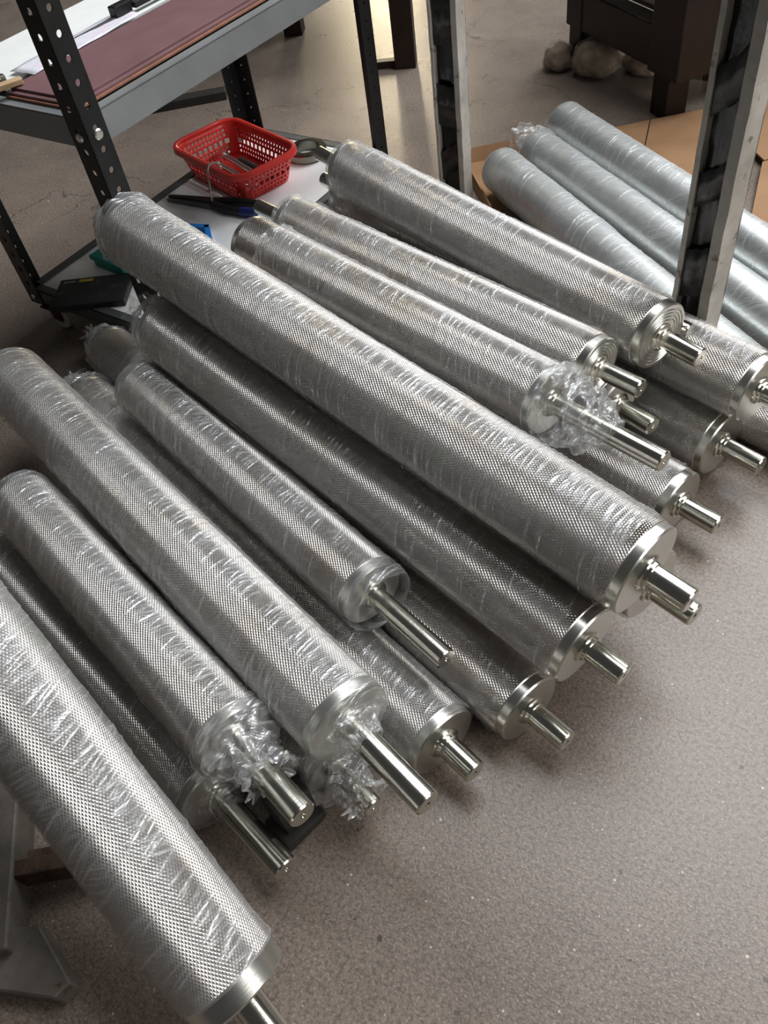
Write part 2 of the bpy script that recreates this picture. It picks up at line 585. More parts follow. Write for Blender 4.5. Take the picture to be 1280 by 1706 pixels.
def end_profile(mode, h, R, rs):
    """(x, radius, crumple) stations of the film past the end face at x = h, going outwards"""
    q = R + 0.0018
    if mode == 'short':
        return [(h - 0.030, q, 0.2), (h - 0.022, q + 0.001, 0.5)]
    if mode == 'flush':
        return [(h - 0.008, q, 0.1), (h - 0.002, R + 0.0008, 0.2)]
    if mode == 'open':
        return [(h, q, 0.1), (h + 0.010, q * 0.99, 0.2), (h + 0.018, q * 0.94, 0.3), (h + 0.020, q * 0.86, 0.3)]
    if mode == 'cone':
        return [(h - 0.002, q, 0.0), (h + 0.004, q * 0.95, 0.1), (h + 0.010, q * 0.72, 0.2), (h + 0.015, q * 0.50, 0.25),
                (h + 0.020, rs * 1.25, 0.2), (h + 0.034, rs * 1.08, 0.1)]
    if mode == 'bunch':
        return [(h - 0.012, q + 0.001, 0.3), (h, q + 0.002, 0.8), (h + 0.012, q * 0.96, 1.3), (h + 0.022, q * 0.80, 1.6), (h + 0.034, rs * 1.9, 1.5),
                (h + 0.046, rs * 1.5, 1.2), (h + 0.058, rs * 1.8, 1.7), (h + 0.066, rs * 2.1, 2.2)]
    if mode == 'long':
        return [(h - 0.02, q + 0.001, 0.4), (h, q + 0.003, 0.9), (h + 0.03, q * 0.96, 1.3), (h + 0.06, q * 0.80, 1.5), (h + 0.085, rs * 1.8, 1.2),
                (h + 0.10, rs * 1.25, 0.6)]
    if mode == 'tuck':       # pushed in against the end face, crumpled round the shaft root
        return [(h - 0.004, q, 0.2), (h + 0.004, q * 0.97, 0.5), (h + 0.008, q * 0.80, 1.0), (h + 0.012, q * 0.58, 1.4), (h + 0.020, rs * 1.5, 1.3), (h + 0.034, rs * 1.15, 0.6)]
    if mode == 'dome':
        return [(h - 0.004, q, 0.1), (h + 0.002, q * 0.97, 0.2), (h + 0.006, q * 0.85, 0.4), (h + 0.010, q * 0.6, 0.7), (h + 0.012, q * 0.3, 0.9), (h + 0.013, q * 0.04, 0.5)]
    if mode == 'tail':
        return [(h - 0.01, q, 0.4), (h + 0.006, q * 0.97, 1.0), (h + 0.018, q * 0.80, 1.6), (h + 0.032, q * 0.5, 1.8), (h + 0.045, rs * 1.3, 1.4), (h + 0.06, rs * 1.0, 1.3), (h + 0.072, rs * 1.4, 2.0)]
    return []


def film_mesh(L, R, rs, front, back, seed, skip_back=0.0, coil=0.0, lump=1.0, fd=1.0):
    rng = np.random.default_rng(seed)
    st = []
    ep = end_profile(back, L / 2, R, rs)
    if skip_back > 0:
        st = [(-L / 2 + skip_back - 0.012, R + 0.003, 1.2), (-L / 2 + skip_back, R + 0.0016, 0.6)]
    else:
        st = [(-x, r_, c) for x, r_, c in reversed(ep)]
    body0 = st[-1][0] if st else -L / 2
    fp = end_profile(front, L / 2, R, rs)
    body1 = fp[0][0] if fp else L / 2
    st += [(body0 + 0.02, R + 0.0016, 0.0), (body1 - 0.02, R + 0.0016, 0.0)]
    st += fp
    xs, rs_, cs = (np.array(c, float) for c in zip(*st))
    # parametrise by path length so steep end caps get rings too
    d = np.concatenate([[0], np.cumsum(np.hypot(np.diff(xs), np.diff(rs_)) + 1e-5)])
    n = int(d[-1] / 0.0015)
    q = np.linspace(0, d[-1], n)
    X, RR, CC = np.interp(q, d, xs), np.interp(q, d, rs_), np.interp(q, d, cs)
    seg = 88
    th = np.arange(seg) * 2 * PI / seg
    Q, TH = np.meshgrid(q, th, indexing='ij')
    l1, l2, l3, l4 = lattice(400, 7, rng), lattice(700, 16, rng), lattice(300, 28, rng), lattice(60, 5, rng)
    T = TH / (2 * PI)
    big = vnoise(l4, Q * 14 + T * 0, T * 5)
    w1 = vnoise(l1, Q * 60 + 3.0 * np.sin(TH), T * 7)
    disp = lump * (0.0022 * big + 0.0009 * np.abs(w1))
    # creases: short arcs running round the roller on a slant, some strong, most faint
    crease = np.zeros_like(Q)
    dens = fd * (1.0 + 0.8 * coil)
    for _ in range(int(d[-1] / 0.00075 * dens)):
        q0 = rng.uniform(0, d[-1])
        t0 = rng.normal(1.1, 1.3)
        span = rng.uniform(0.25, 1.0) * (1.6 if coil > 0 else 1.0)
        slope = (0.0125 + rng.normal(0, 0.005)) * (0.35 if coil > 0 else 1.0)
        wid = rng.uniform(0.0006, 0.0012)
        amp = rng.random() ** 2.6
        i0, i1 = np.searchsorted(q, q0 - 0.03), np.searchsorted(q, q0 + 0.03)
        if i1 - i0 < 2:
            continue
        dt = (TH[i0:i1] - t0 + PI) % (2 * PI) - PI
        dq = Q[i0:i1] - q0 - slope * dt - 0.004 * (dt * dt)
        prof = amp * np.exp(-(dq / wid) ** 2) * np.clip(1.15 - (dt / span) ** 2, 0, 1)
        crease[i0:i1] = np.maximum(crease[i0:i1], prof)
    if coil > 0:
        cm = np.clip(1.6 - 2.1 * Q / d[-1], 0, 1)
        crease = np.maximum(crease, coil * cm * (0.35 + 0.65 * np.clip(0.5 + 1.6 * w1, 0, 1)) * np.maximum(0, np.sin(2 * PI * (Q / 0.0082 + 0.30 * np.sin(TH) + 1.5 * big))) ** 6)
    disp += 0.0011 * crease
    disp = np.maximum(disp, -0.0006)
    c3 = vnoise(l3, Q * 105 + 2 * T, T * 28)
    c4 = vnoise(l3, Q * 170 + 90, T * 14)
    cr = CC[:, None] * (0.0075 * c3 + 0.0075 * c4)
    Rr = RR[:, None] + disp + cr
    Rr = np.maximum(Rr, 0.0006)
    Xx = X[:, None] + CC[:, None] * 0.006 * vnoise(l1, Q * 80 + 55, T * 7)
    co = np.stack([Xx, Rr * np.cos(TH), Rr * np.sin(TH)], -1).reshape(-1, 3)
    me = bpy.data.meshes.new('plastic_film')
    i, j = np.meshgrid(np.arange(n - 1), np.arange(seg), indexing='ij')
    j2 = (j + 1) % seg
    f = np.stack([i * seg + j, i * seg + j2, (i + 1) * seg + j2, (i + 1) * seg + j], -1).reshape(-1, 4)
    me.from_pydata(co.tolist(), [], f.tolist())
    uv = me.uv_layers.new(name='UVMap')
    jj = np.stack([j, j + 1, j + 1, j], -1).reshape(-1)
    ii = np.stack([i, i, i + 1, i + 1], -1).reshape(-1)
    dense = np.clip(0.85 * crease + np.clip(CC, 0, 1.2)[:, None] * (0.04 + 0.55 * np.abs(c3) + 0.3 * np.abs(c4)), 0, 1)
    at = me.attributes.new('crease', 'FLOAT', 'POINT')
    at.data.foreach_set('value', dense.reshape(-1).astype(np.float32))
    uvs = np.stack([jj * 2 * PI * R / seg, q[ii]], -1).astype(np.float32)
    uv.data.foreach_set('uv', uvs.reshape(-1))
    return me


def sleeve_mesh(L, R, name='knurled_sleeve'):
    seg, nx = 96, 6
    me = bpy.data.meshes.new(name)
    vs, fs, uvs = [], [], []
    for i in range(nx + 1):
        x = -L / 2 + L * i / nx
        for k in range(seg):
            a = -PI / 2 + 2 * PI * k / seg
            vs.append((x, R * math.cos(a), R * math.sin(a)))
    for i in range(nx):
        for k in range(seg):
            k2 = (k + 1) % seg
            fs.append((i * seg + k, i * seg + k2, (i + 1) * seg + k2, (i + 1) * seg + k))
            c = 2 * PI * R / seg
            x0, x1 = L * i / nx, L * (i + 1) / nx
            uvs += [(k * c, x0), ((k + 1) * c, x0), ((k + 1) * c, x1), (k * c, x1)]
    me.from_pydata(vs, [], fs)
    uv = me.uv_layers.new(name='UVMap')
    uv.data.foreach_set('uv', np.array(uvs, np.float32).reshape(-1))
    return me


def shaft_obj(root, z, x0, length, rs, sgn, key, hub):
    """turned shaft with hub shoulder, chamfered tip, drilled centre and, where seen, a milled keyway"""
    tip = length
    prof = [(-0.004, hub), (0.0, hub), (0.0025, hub * 0.97), (0.004, rs * 1.16), (0.0075, rs * 1.13), (0.0085, rs), (tip - 0.0016, rs), (tip, rs - 0.0016),
            (tip, rs * 0.24), (tip - 0.004, rs * 0.13), (tip - 0.005, 0.0)]
    o = lathe('shaft', [(p[0], p[1]) for p in prof], 'shaft', None, 40, 35)
    if key:
        kb = bmesh.new()
        ky, kl = rs * 0.44, length * 0.55
        bx(kb, (tip - 0.002 - kl / 2 + 0.002, 0, rs * 0.95), (kl, ky, rs * 0.75), 0)
        ang = math.radians(key)
        bmesh.ops.rotate(kb, cent=(0, 0, 0), matrix=Matrix.Rotation(ang, 3, 'X'), verts=kb.verts)
        cut = from_bm('cutter', kb, 'hole')
        md = o.modifiers.new('slot', 'BOOLEAN')
        md.operation = 'DIFFERENCE'
        md.object = cut
        md.solver = 'EXACT'
        md.material_mode = 'TRANSFER'
        bpy.context.view_layer.update()
        dg = bpy.context.evaluated_depsgraph_get()
        me = bpy.data.meshes.new_from_object(o.evaluated_get(dg))
        o.modifiers.clear()
        o.data = me
        bpy.data.objects.remove(cut)
    o.parent = root
    o.location = (x0, 0, z)
    if sgn < 0:
        o.rotation_euler = (0, 0, PI)
    hb = bmesh.new()
    lathe_bm([(tip - 0.0046, 0.0), (tip - 0.0046, rs * 0.135), (tip - 0.0040, rs * 0.135)], 16, hb)
    h = from_bm('centre_hole', hb, 'hole', o)
    return o


def roller(label, front, back, D, rs=0.0155, fl=0.058, bl=0.05, film=('flush', 'flush'), key=0, seed=1, skip=0.0, coil=0.0, lump=1.0,
           knurl=True, name='knurled_roller', cat='roller', group='knurled steel rollers in the pile', world=None, bkey=0, collar=0.014, rings=False, fd=1.0):
    f, b = (W(front), W(back)) if world is None else (Vector(world[0]), Vector(world[1]))
    R = D / 2
    L = (f - b).length
    x = (f - b).normalized()
    y = Vector((0, 0, 1)).cross(x).normalized()
    zv = x.cross(y)
    mid = (f + b) / 2 - zv * R
    root = thing(name, label, cat, (0, 0, 0), 0, group)
    root.matrix_world = Matrix(((x.x, y.x, zv.x, mid.x), (x.y, y.y, zv.y, mid.y), (x.z, y.z, zv.z, mid.z), (0, 0, 0, 1)))
    if knurl:
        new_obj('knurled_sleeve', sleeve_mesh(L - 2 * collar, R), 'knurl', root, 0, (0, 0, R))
        hub = min(rs * 1.45, R * 0.6)
        for s in (1, -1):
            prof = [(0, R), (0.0012, R - 0.0012), (collar - 0.002, R - 0.0012), (collar, R - 0.0030)]
            if rings:
                for k in range(4):
                    rr_ = R * (0.86 - 0.10 * k)
                    prof += [(collar, rr_), (collar - 0.0012, rr_ - 0.0012), (collar - 0.0012, rr_ - 0.0022), (collar, rr_ - 0.0034)]
            prof += [(collar, hub * 1.02), (collar - 0.001, 0)]
            o = lathe('end_collar', prof, 'zinc', root, 72, 30, (s * (L / 2 - collar), 0, R))
            if s < 0:
                o.rotation_euler = (0, 0, PI)
        shaft_obj(root, R, L / 2, fl, rs, 1, key, hub)
        shaft_obj(root, R, -L / 2, bl, rs, -1, bkey, hub)
    else:
        prof = [(-L / 2, R * 0.72), (-L / 2, R - 0.001), (-L / 2 + 0.001, R), (L / 2 - 0.001, R), (L / 2, R - 0.001), (L / 2, R * 0.72), (-L / 2, R * 0.72)]
        lathe('tube_wall', prof, 'pipe', root, 72, 35, (0, 0, R))
    if film:
        fm = 'film_tube' if not knurl else ('film_heavy' if fd >= 0.9 else 'film')
        new_obj('plastic_film', film_mesh(L, R, rs, film[0], film[1], seed, skip, coil, lump, fd), fm, root, 0, (0, 0, R))
    return root


def par(front, ref_f, ref_b, length):
    """back point for a roller lying parallel to another one"""
    d = (Vector(ref_b) - Vector(ref_f)).normalized()
    p = Vector(front) + d * length
    return (p.x, p.y, p.z)


Bf, Bb = (0.038, 0.491, 0.051), (0.021, 1.052, 0.050)
Cf, Cb = (0.085, 0.478, 0.140), (0.091, 1.035, 0.132)
Df, Db = (0.183, 0.393, 0.152), (0.213, 1.289, 0.152)
Ef = (0.159, 0.420, 0.046)
Ff, Fb = (0.268, 0.340, 0.0490), (0.303, 1.273, 0.0490)
Gf, Gb = (0.323, 0.506, 0.140), (0.353, 1.105, 0.136)
Hf, Hb = (0.369, 0.293, 0.0500), (0.410, 1.370, 0.0500)
If, Ib = (0.436, 0.269, 0.140), (0.433, 1.124, 0.198)
Jf, Jb = (0.504, 0.248, 0.232), (0.492, 1.256, 0.303)
J2f = (0.555, 0.263, 0.138)
Kf, Kb = (0.655, 0.497, 0.230), (0.657, 1.158, 0.230)
Lf, Lb = (0.746, 0.491, 0.230), (0.749, 1.161, 0.225)
Mf, Mb = (0.852, 0.465, 0.230), (0.923, 1.198, 0.240)
Nf, Nb = (0.786, 0.480, 0.142), (0.850, 1.250, 0.142)
Of, Ob = (0.759, 0.344, 0.0505), (0.775, 1.090, 0.0505)
Pf, Pb = (0.893, 0.362, 0.0540), (0.925, 1.100, 0.0540)
Qf, Qb = (0.919, 0.340, 0.155), (0.978, 1.280, 0.146)
Q2f, Q2b = (0.992, 0.285, 0.0450), (0.990, 0.405, 0.0450)

roller('large film-wrapped knurled roller leaning steeply, nearest the camera at the lower left edge', None, None, 0.104, 0.0155, 0.062, 0.05,
       ('short', 'dome'), 0, 11, world=((-0.2946, 0.0219, 0.0995), (-0.7769, 0.1767, 0.4209)), lump=1.3, collar=0.024)
roller('lowest left knurled roller with a long bare shaft and smooth film cone over its end', Bf, Bb, 0.098, 0.0150, 0.128, 0.05, ('cone', 'tail'), 0, 12, fd=0.50)
roller('knurled roller whose film is bunched into a big crumpled collar round its shaft', Cf, Cb, 0.095, 0.0155, 0.122, 0.03, ('bunch', 'dome'), 0, 13)
roller('long light-streaked knurled roller on top at left, long keyed shaft through torn film', Df, Db, 0.108, 0.0150, 0.125, 0.04, ('tuck', 'dome'), 104, 14, lump=1.3)
roller('hidden bottom roller under the left pile, only its crumpled film and small shaft tip showing', Ef, par(Ef, Df, Db, 0.62), 0.088, 0.0125, 0.075, 0.03, ('bunch', 'flush'), 0, 15, fd=0.80)
roller('knurled roller lying on the floor in the gap right of the long keyed shaft', Ff, Fb, 0.097, 0.0148, 0.052, 0.04, ('flush', 'bunch'), 0, 16, fd=0.75)
roller('short knurled roller riding between two others, film open like a sleeve, very long keyed shaft', Gf, Gb, 0.092, 0.0135, 0.132, 0.03, ('open', 'dome'), 104, 17, lump=1.2)
roller('brownish floor-level knurled roller with clean bare end face, lowest at the centre front', Hf, Hb, 0.097, 0.0140, 0.058, 0.07, ('short', 'tail'), 0, 18, fd=0.50, lump=0.6, bkey=20)
roller('dull brown-grey knurled roller just below the longest one, bare keyed end', If, Ib, 0.106, 0.0140, 0.053, 0.04, ('short', 'bunch'), 0, 19, fd=0.50, lump=0.6)
roller('longest and topmost knurled roller, tight coil-like film rings along its back half', Jf, Jb, 0.114, 0.0150, 0.055, 0.03, ('short', 'bunch'), 0, 20, fd=0.80, coil=1.0)
roller('knurled roller hidden under the longest one, only its end disc and shaft peeping out', J2f, par(J2f, Hf, Hb, 0.80), 0.096, 0.0150, 0.060, 0.03, ('flush', 'flush'), 0, 21, fd=0.50)
roller('knurled roller with bare rear end and loose film round its long front shaft', Kf, Kb, 0.096, 0.0140, 0.170, 0.02, ('long', 'none'), 0, 22, fd=0.80, skip=0.085, lump=1.2)
roller('upper knurled roller with turned end rings, green-tinged bare shaft at its rear', Lf, Lb, 0.089, 0.0130, 0.068, 0.100, ('short', 'tuck'), 0, 23, fd=0.60, lump=1.4, rings=True)
roller('uppermost right knurled roller beside the pale post, twisted film tuft at its rear', Mf, Mb, 0.100, 0.0140, 0.066, 0.095, ('short', 'tuck'), 0, 24, fd=0.55, bkey=30, lump=1.2, rings=True)
roller('knurled roller buried under the upper right ones, only its bare shaft end showing', Nf, Nb, 0.086, 0.0140, 0.064, 0.03, ('flush', 'flush'), 0, 25, fd=0.50)
roller('bottom knurled roller with loose wrinkled film behind the large end of the longest roller', Of, Ob, 0.100, 0.0150, 0.062, 0.03, ('short', 'flush'), 0, 26, fd=0.80, lump=1.6)
roller('bottom right knurled roller with a large plain end disc above bare floor', Pf, Pb, 0.104, 0.0140, 0.066, 0.03, ('short', 'flush'), 0, 27, fd=0.50)
roller('knurled roller cut by the right picture edge, below the pale post', Qf, Qb, 0.102, 0.0140, 0.066, 0.085, ('short', 'tuck'), 0, 28, fd=0.60)
roller('film-covered bottom roller end at the right picture edge, mostly hidden', Q2f, Q2b, 0.085, 0.0140, 0.050, 0.03, ('bunch', 'flush'), 0, 29, fd=0.80)

# the three smooth tubes behind the pale post
roller('bright film-wrapped smooth tube nearest the pile, passing behind the pale post', (1.0515, 0.420, 0.052), (1.350, 1.194, 0.055), 0.096, 0.02, film=('flush', 'dome'), seed=41, fd=0.50,
       knurl=False, name='steel_tube', cat='tube', group='smooth steel tubes on the cardboard', lump=1.3)
roller('darker middle smooth tube lying low between two brighter wrapped tubes', (1.150, 0.310, 0.050), (1.467, 1.187, 0.050), 0.094, 0.02, film=('flush', 'bunch'), seed=42, fd=0.35,
       knurl=False, name='steel_tube', cat='tube', group='smooth steel tubes on the cardboard', lump=0.8)
roller('farthest smooth tube, silvery film wrap, raised end nearest the brown bench', (1.285, 0.370, 0.058), (1.562, 1.185, 0.078), 0.094, 0.02, film=('flush', 'dome'), seed=43, fd=0.50,
       knurl=False, name='steel_tube', cat='tube', group='smooth steel tubes on the cardboard', lump=1.2)

# short pin lying beside the upper right shaft
p = W((0.905, 0.452, 0.214))
q = W((0.905, 0.500, 0.214))
d = (q - p).normalized()
o = lathe('steel_pin', [(0, 0), (0, 0.0095), (0.0015, 0.011), (0.040, 0.011), (0.0415, 0.0095), (0.0415, 0)], 'shaft', None, 24, 30)
o.matrix_world = Matrix.Translation(p) @ d.to_track_quat('X', 'Z').to_matrix().to_4x4()
tag(o, 'short steel pin wedged behind the shaft of the uppermost right roller', 'pin')


# ------------------------------------------------------------------ slotted-angle trolley
CR = math.radians(-3.0)
cart = thing('tool_trolley', 'black slotted-angle two-tier trolley with grey shelf rails on castors', 'trolley', (-1.066, 0.82, 0), CR)
CL, CW = 0.765, 0.412      # long side (+y) and short side (-x)


def flange_bm(bm, to3, width, z0, z1, pitch, hr, thick, phase=0.5):
    """plate with a row of round holes; to3(a, z, t) maps plate coordinates to space"""
    n = int((z1 - z0) / pitch)
    N = 16
    for k in range(n):
        za, zb = z0 + k * pitch, (z0 + (k + 1) * pitch if k < n - 1 else z1)
        cz, ca = (za + zb) / 2, width * phase
        out, hole = [], []
        corners = [(0, za), (width, za), (width, zb), (0, zb)]
        angs = sorted([math.atan2(c[1] - cz, c[0] - ca) for c in corners] + [2 * PI * i / N - PI + 0.01 for i in range(N)])
        for an in angs:
            dx, dz = math.cos(an), math.sin(an)
            tx = ((width - ca) / dx if dx > 0 else -ca / dx) if abs(dx) > 1e-9 else 1e9
            tz = ((zb - cz) / dz if dz > 0 else (za - cz) / dz) if abs(dz) > 1e-9 else 1e9
            tt = min(tx, tz)
            out.append((ca + dx * tt, cz + dz * tt))
            hole.append((ca + dx * hr, cz + dz * hr))
        m = len(angs)
        lay = []
        for t in (0, thick):
            lay.append(([bm.verts.new(to3(a, z, t)) for a, z in out], [bm.verts.new(to3(a, z, t)) for a, z in hole]))
        for i in range(m):
            j = (i + 1) % m
            for (o_, h_) in lay:
                bm.faces.new((o_[i], o_[j], h_[j], h_[i]))
            bm.faces.new((lay[0][1][i], lay[0][1][j], lay[1][1][j], lay[1][1][i]))
            a0, a1 = out[i], out[j]
            if abs(a0[0] - a1[0]) < 1e-6 and (abs(a0[0]) < 1e-6 or abs(a0[0] - width) < 1e-6):
                bm.faces.new((lay[0][0][i], lay[0][0][j], lay[1][0][j], lay[1][0][i]))


def angle_post(cx, cy, sx, sy, z0, z1, wx=0.040, wy=0.040, hr=0.0052):
    """L post: outer corner at (cx, cy); flanges run inwards (towards -sx, -sy)"""
    bm = bmesh.new()
    th = 0.0025
    flange_bm(bm, lambda a, z, t: (cx - sx * a, cy - sy * t, z), wx, z0, z1, 0.033, hr, th)
    flange_bm(bm, lambda a, z, t: (cx - sx * t, cy - sy * a, z), wy, z0, z1, 0.033, hr, th)
    return from_bm('post', bm, 'black', cart)


ZT = 0.76
# local frame: near right corner of the trolley at the origin, x to -CW, y to CL
pA = angle_post(0, 0, 1, -1, 0.055, ZT)
pB = angle_post(-CW, 0, -1, -1, 0.055, ZT)
pC = angle_post(-CW - 0.012, CL, -1, 1, 0.055, ZT, 0.048, 0.048, 0.0026)
pD = angle_post(0, CL, 1, 1, 0.055, ZT, hr=0.0032)
g = 0.0026


def rail(z0, z1, side, mat):
    zc, hz = (z0 + z1) / 2, z1 - z0
    bm = bmesh.new()
    if side == 'near':
        bx(bm, (-CW / 2, g + 0.0015, zc), (CW - 2 * g, 0.003, hz), 0.0005)
        bx(bm, (-CW / 2, g + 0.011, z1 - 0.0015), (CW - 2 * g, 0.022, 0.003), 0.0005)
    if side == 'far':
        bx(bm, (-CW / 2, CL - g - 0.0015, zc), (CW - 2 * g, 0.003, hz), 0.0005)
        bx(bm, (-CW / 2, CL - g - 0.011, z1 - 0.0015), (CW - 2 * g, 0.022, 0.003), 0.0005)
    if side == 'right':
        bx(bm, (-g - 0.0015, CL / 2, zc), (0.003, CL - 2 * g, hz), 0.0005)
        bx(bm, (-g - 0.011, CL / 2, z1 - 0.0015), (0.022, CL - 2 * g, 0.003), 0.0005)
    if side == 'left':
        bx(bm, (-CW + g + 0.0015, CL / 2, zc), (0.003, CL - 2 * g, hz), 0.0005)
        bx(bm, (-CW + g + 0.011, CL / 2, z1 - 0.0015), (0.022, CL - 2 * g, 0.003), 0.0005)
    return from_bm('shelf_rail', bm, mat, cart)


for s in ('near', 'far', 'right', 'left'):
    rail(0.058, 0.088, s, 'dkgrey')
    rail(0.440, 0.487, s, 'grey')
box('lower_shelf_board', (-CW / 2, CL / 2, 0.081), (CW - 0.012, CL - 0.012, 0.008), 'white', cart, 0.001)
box('upper_shelf_board', (-CW / 2, CL / 2, 0.474), (CW - 0.012, CL - 0.012, 0.010), 'grey', cart, 0.001)


def screw(post, c, axis, r=0.0085, cross=True):
    bm = lathe_bm([(0, 0), (0, r), (0.0015, r), (0.0035, r * 0.75), (0.0042, 0)], 20)
    o = from_bm('screw', bm, 'zinc', post, 30)
    if axis == 'x':
        o.location = c
    else:
        o.location = c
        o.rotation_euler = (0, 0, -PI / 2)
    return o


screw(pA, (0, 0.020, 0.442 + 0.016), 'x')
screw(pA, (-0.020, 0, 0.442 + 0.016), 'y', 0.0075)
screw(pA, (0, 0.020, 0.073), 'x')
screw(pA, (-0.020, 0, 0.073), 'y')
screw(pB, (-CW + 0.020, 0, 0.073), 'y', 0.006)
screw(pD, (0, CL - 0.020, 0.073), 'x', 0.006)


def caster(x, y):
    c = bpy.data.objects.new('caster', None)
    COL.objects.link(c)
    c.parent = cart
    c.location = (x, y, 0)
    # plate, fork and wheel
    bm = bmesh.new()
    bx(bm, (0, 0, 0.0565), (0.05, 0.05, 0.003), 0.0005)
    bx(bm, (0, 0.013, 0.040), (0.026, 0.0025, 0.034), 0.0005)
    bx(bm, (0, -0.013, 0.040), (0.026, 0.0025, 0.034), 0.0005)
    from_bm('fork', bm, 'darkred', c)
    bm = lathe_bm([(-0.009, 0.014), (-0.009, 0.021), (-0.0095, 0.026), (-0.007, 0.0285), (0.007, 0.0285), (0.0095, 0.026), (0.009, 0.021), (0.009, 0.014), (-0.009, 0.014)], 32)
    bmesh.ops.rotate(bm, cent=(0, 0, 0), matrix=Matrix.Rotation(PI / 2, 3, 'Z'), verts=bm.verts)
    from_bm('tyre', bm, 'tyre', c, 30, (0, 0, 0.0285))
    bm = lathe_bm([(-0.006, 0), (-0.006, 0.014), (0.006, 0.014), (0.006, 0)], 24)
    bmesh.ops.rotate(bm, cent=(0, 0, 0), matrix=Matrix.Rotation(PI / 2, 3, 'Z'), verts=bm.verts)
    from_bm('wheel_hub', bm, 'rubber', c, 30, (0, 0, 0.0285))


for x, y in ((-CW + 0.062, 0.016), (-0.04, 0.04), (-CW + 0.04, CL - 0.04), (-0.04, CL - 0.04)):
    caster(x, y)

RC = Matrix.Rotation(CR, 3, 'Z')


def on_cart(x, y, z):
    v = RC @ Vector((x + 1.07, y - 0.82, 0)) if False else Vector((x, y, 0))
    return Vector((v.x, v.y, z))


ZU, ZL = 0.4875, 0.0855
# ---- things on the upper shelf
bd = thing('maroon_board', 'stack of thin maroon boards with scratched edges on the upper trolley shelf', 'board', (-1.160, 1.205, ZU), CR)
for k, (dx, dy, w_, l_) in enumerate(((0, 0, 0.172, 0.72), (-0.003, 0.002, 0.168, 0.715), (-0.006, 0.006, 0.158, 0.705))):
    o = box('board', (dx, dy, 0.0022 + 0.0042 * k), (w_, l_, 0.0038), 'maroon' if k else 'maroon_edge', bd, 0.0006)
sh = box('white_sheet', (0, 0, 0.004), (0.185, 0.70, 0.008), 'sheet', None, 0.001)
sh.location = (-1.362, 1.225, ZU)
sh.rotation_euler = (0, 0, CR)
tag(sh, 'long white board along the back of the upper trolley shelf', 'board')
pp = thing('printed_sheet', 'printed white and pink paper lying beside the maroon boards', 'paper', (-1.283, 1.04, ZU + 0.0128), CR + 0.05)
bm = bmesh.new()
NX, NY = 6, 14
grid = [[bm.verts.new((-0.030 + 0.06 * i / NX, -0.13 + 0.27 * j / NY, 0.0006 + 0.0012 * math.sin(i * 1.1 + j * 0.7) ** 2)) for j in range(NY + 1)] for i in range(NX + 1)]
for i in range(NX):
    for j in range(NY):
        bm.faces.new((grid[i][j], grid[i + 1][j], grid[i + 1][j + 1], grid[i][j + 1]))
o = from_bm('paper', bm, 'paper', pp, 0)
o.modifiers.new('thickness', 'SOLIDIFY').thickness = 0.0003

tl = thing('marking_gauge', 'black marking tool with a long thin blade on the upper shelf papers', 'tool', (-1.292, 1.145, ZU + 0.0142), math.radians(86))
bm = prism_bm([(-0.095, 0.0), (0.0, -0.006), (0.0, 0.004)], 0, 0.002)
from_bm('blade', bm, 'dkgrey', tl)
bm = bmesh.new()
bx(bm, (0.022, 0.0, 0.009), (0.040, 0.020, 0.018), 0.002)
bx(bm, (0.045, 0.010, 0.008), (0.030, 0.014, 0.014), 0.002)
from_bm('head', bm, 'black', tl)
box('beam', (0.125, -0.004, 0.006), (0.15, 0.012, 0.010), 'rubber', tl, 0.001)
ru = thing('wooden_strip', 'pale wooden strip at the front corner of the upper shelf', 'strip', (-1.268, 0.842, ZU + 0.0145), math.radians(62))
box('strip', (0, 0, 0.004), (0.085, 0.018, 0.008), 'wood', ru, 0.001)
st_ = thing('steel_clip', 'small bright steel clip beside the pale wooden strip', 'clip', (-1.296, 0.856, ZU + 0.0085), math.radians(70))
bm = bmesh.new()
bx(bm, (0, 0, 0.006), (0.045, 0.012, 0.003), 0.0006)
bx(bm, (0.02, 0, 0.011), (0.008, 0.012, 0.010), 0.0006)
bx(bm, (-0.014, 0, 0.011), (0.010, 0.012, 0.010), 0.0006)
bx(bm, (0, 0, 0.0025), (0.055, 0.014, 0.005), 0.0006)
from_bm('clip', bm, 'zinc', st_)

# ---- red basket
BC = Vector((-1.308, 1.380, ZL + 0.0004))
BRZ = math.radians(-18)
basket = thing('red_basket', 'red perforated plastic basket holding bolts on the lower trolley shelf', 'basket', BC, BRZ)


def rrect(hx, hy, r, n_side, n_cor):
    pts = []
    for (cx, cy, a0) in ((hx - r, hy - r, 0), (-hx + r, hy - r, 90), (-hx + r, -hy + r, 180), (hx - r, -hy + r, 270)):
        for k in range(n_cor + 1):
            a = math.radians(a0 + 90 * k / n_cor)
            pts.append((cx + r * math.cos(a), cy + r * math.sin(a)))
    out = []
    n = len(pts)
    for i in range(n):
        p, q = Vector(pts[i]), Vector(pts[(i + 1) % n])
        m = max(1, int(round((q - p).length / n_side)))
        for k in range(m):
            out.append(p.lerp(q, k / m))
    return out


def ring_at(scale, z, top, bot, H):
    f = z / H
    return [Vector((b.x + (t.x - b.x) * f, b.y + (t.y - b.y) * f, z)) for t, b in zip(top, bot)]


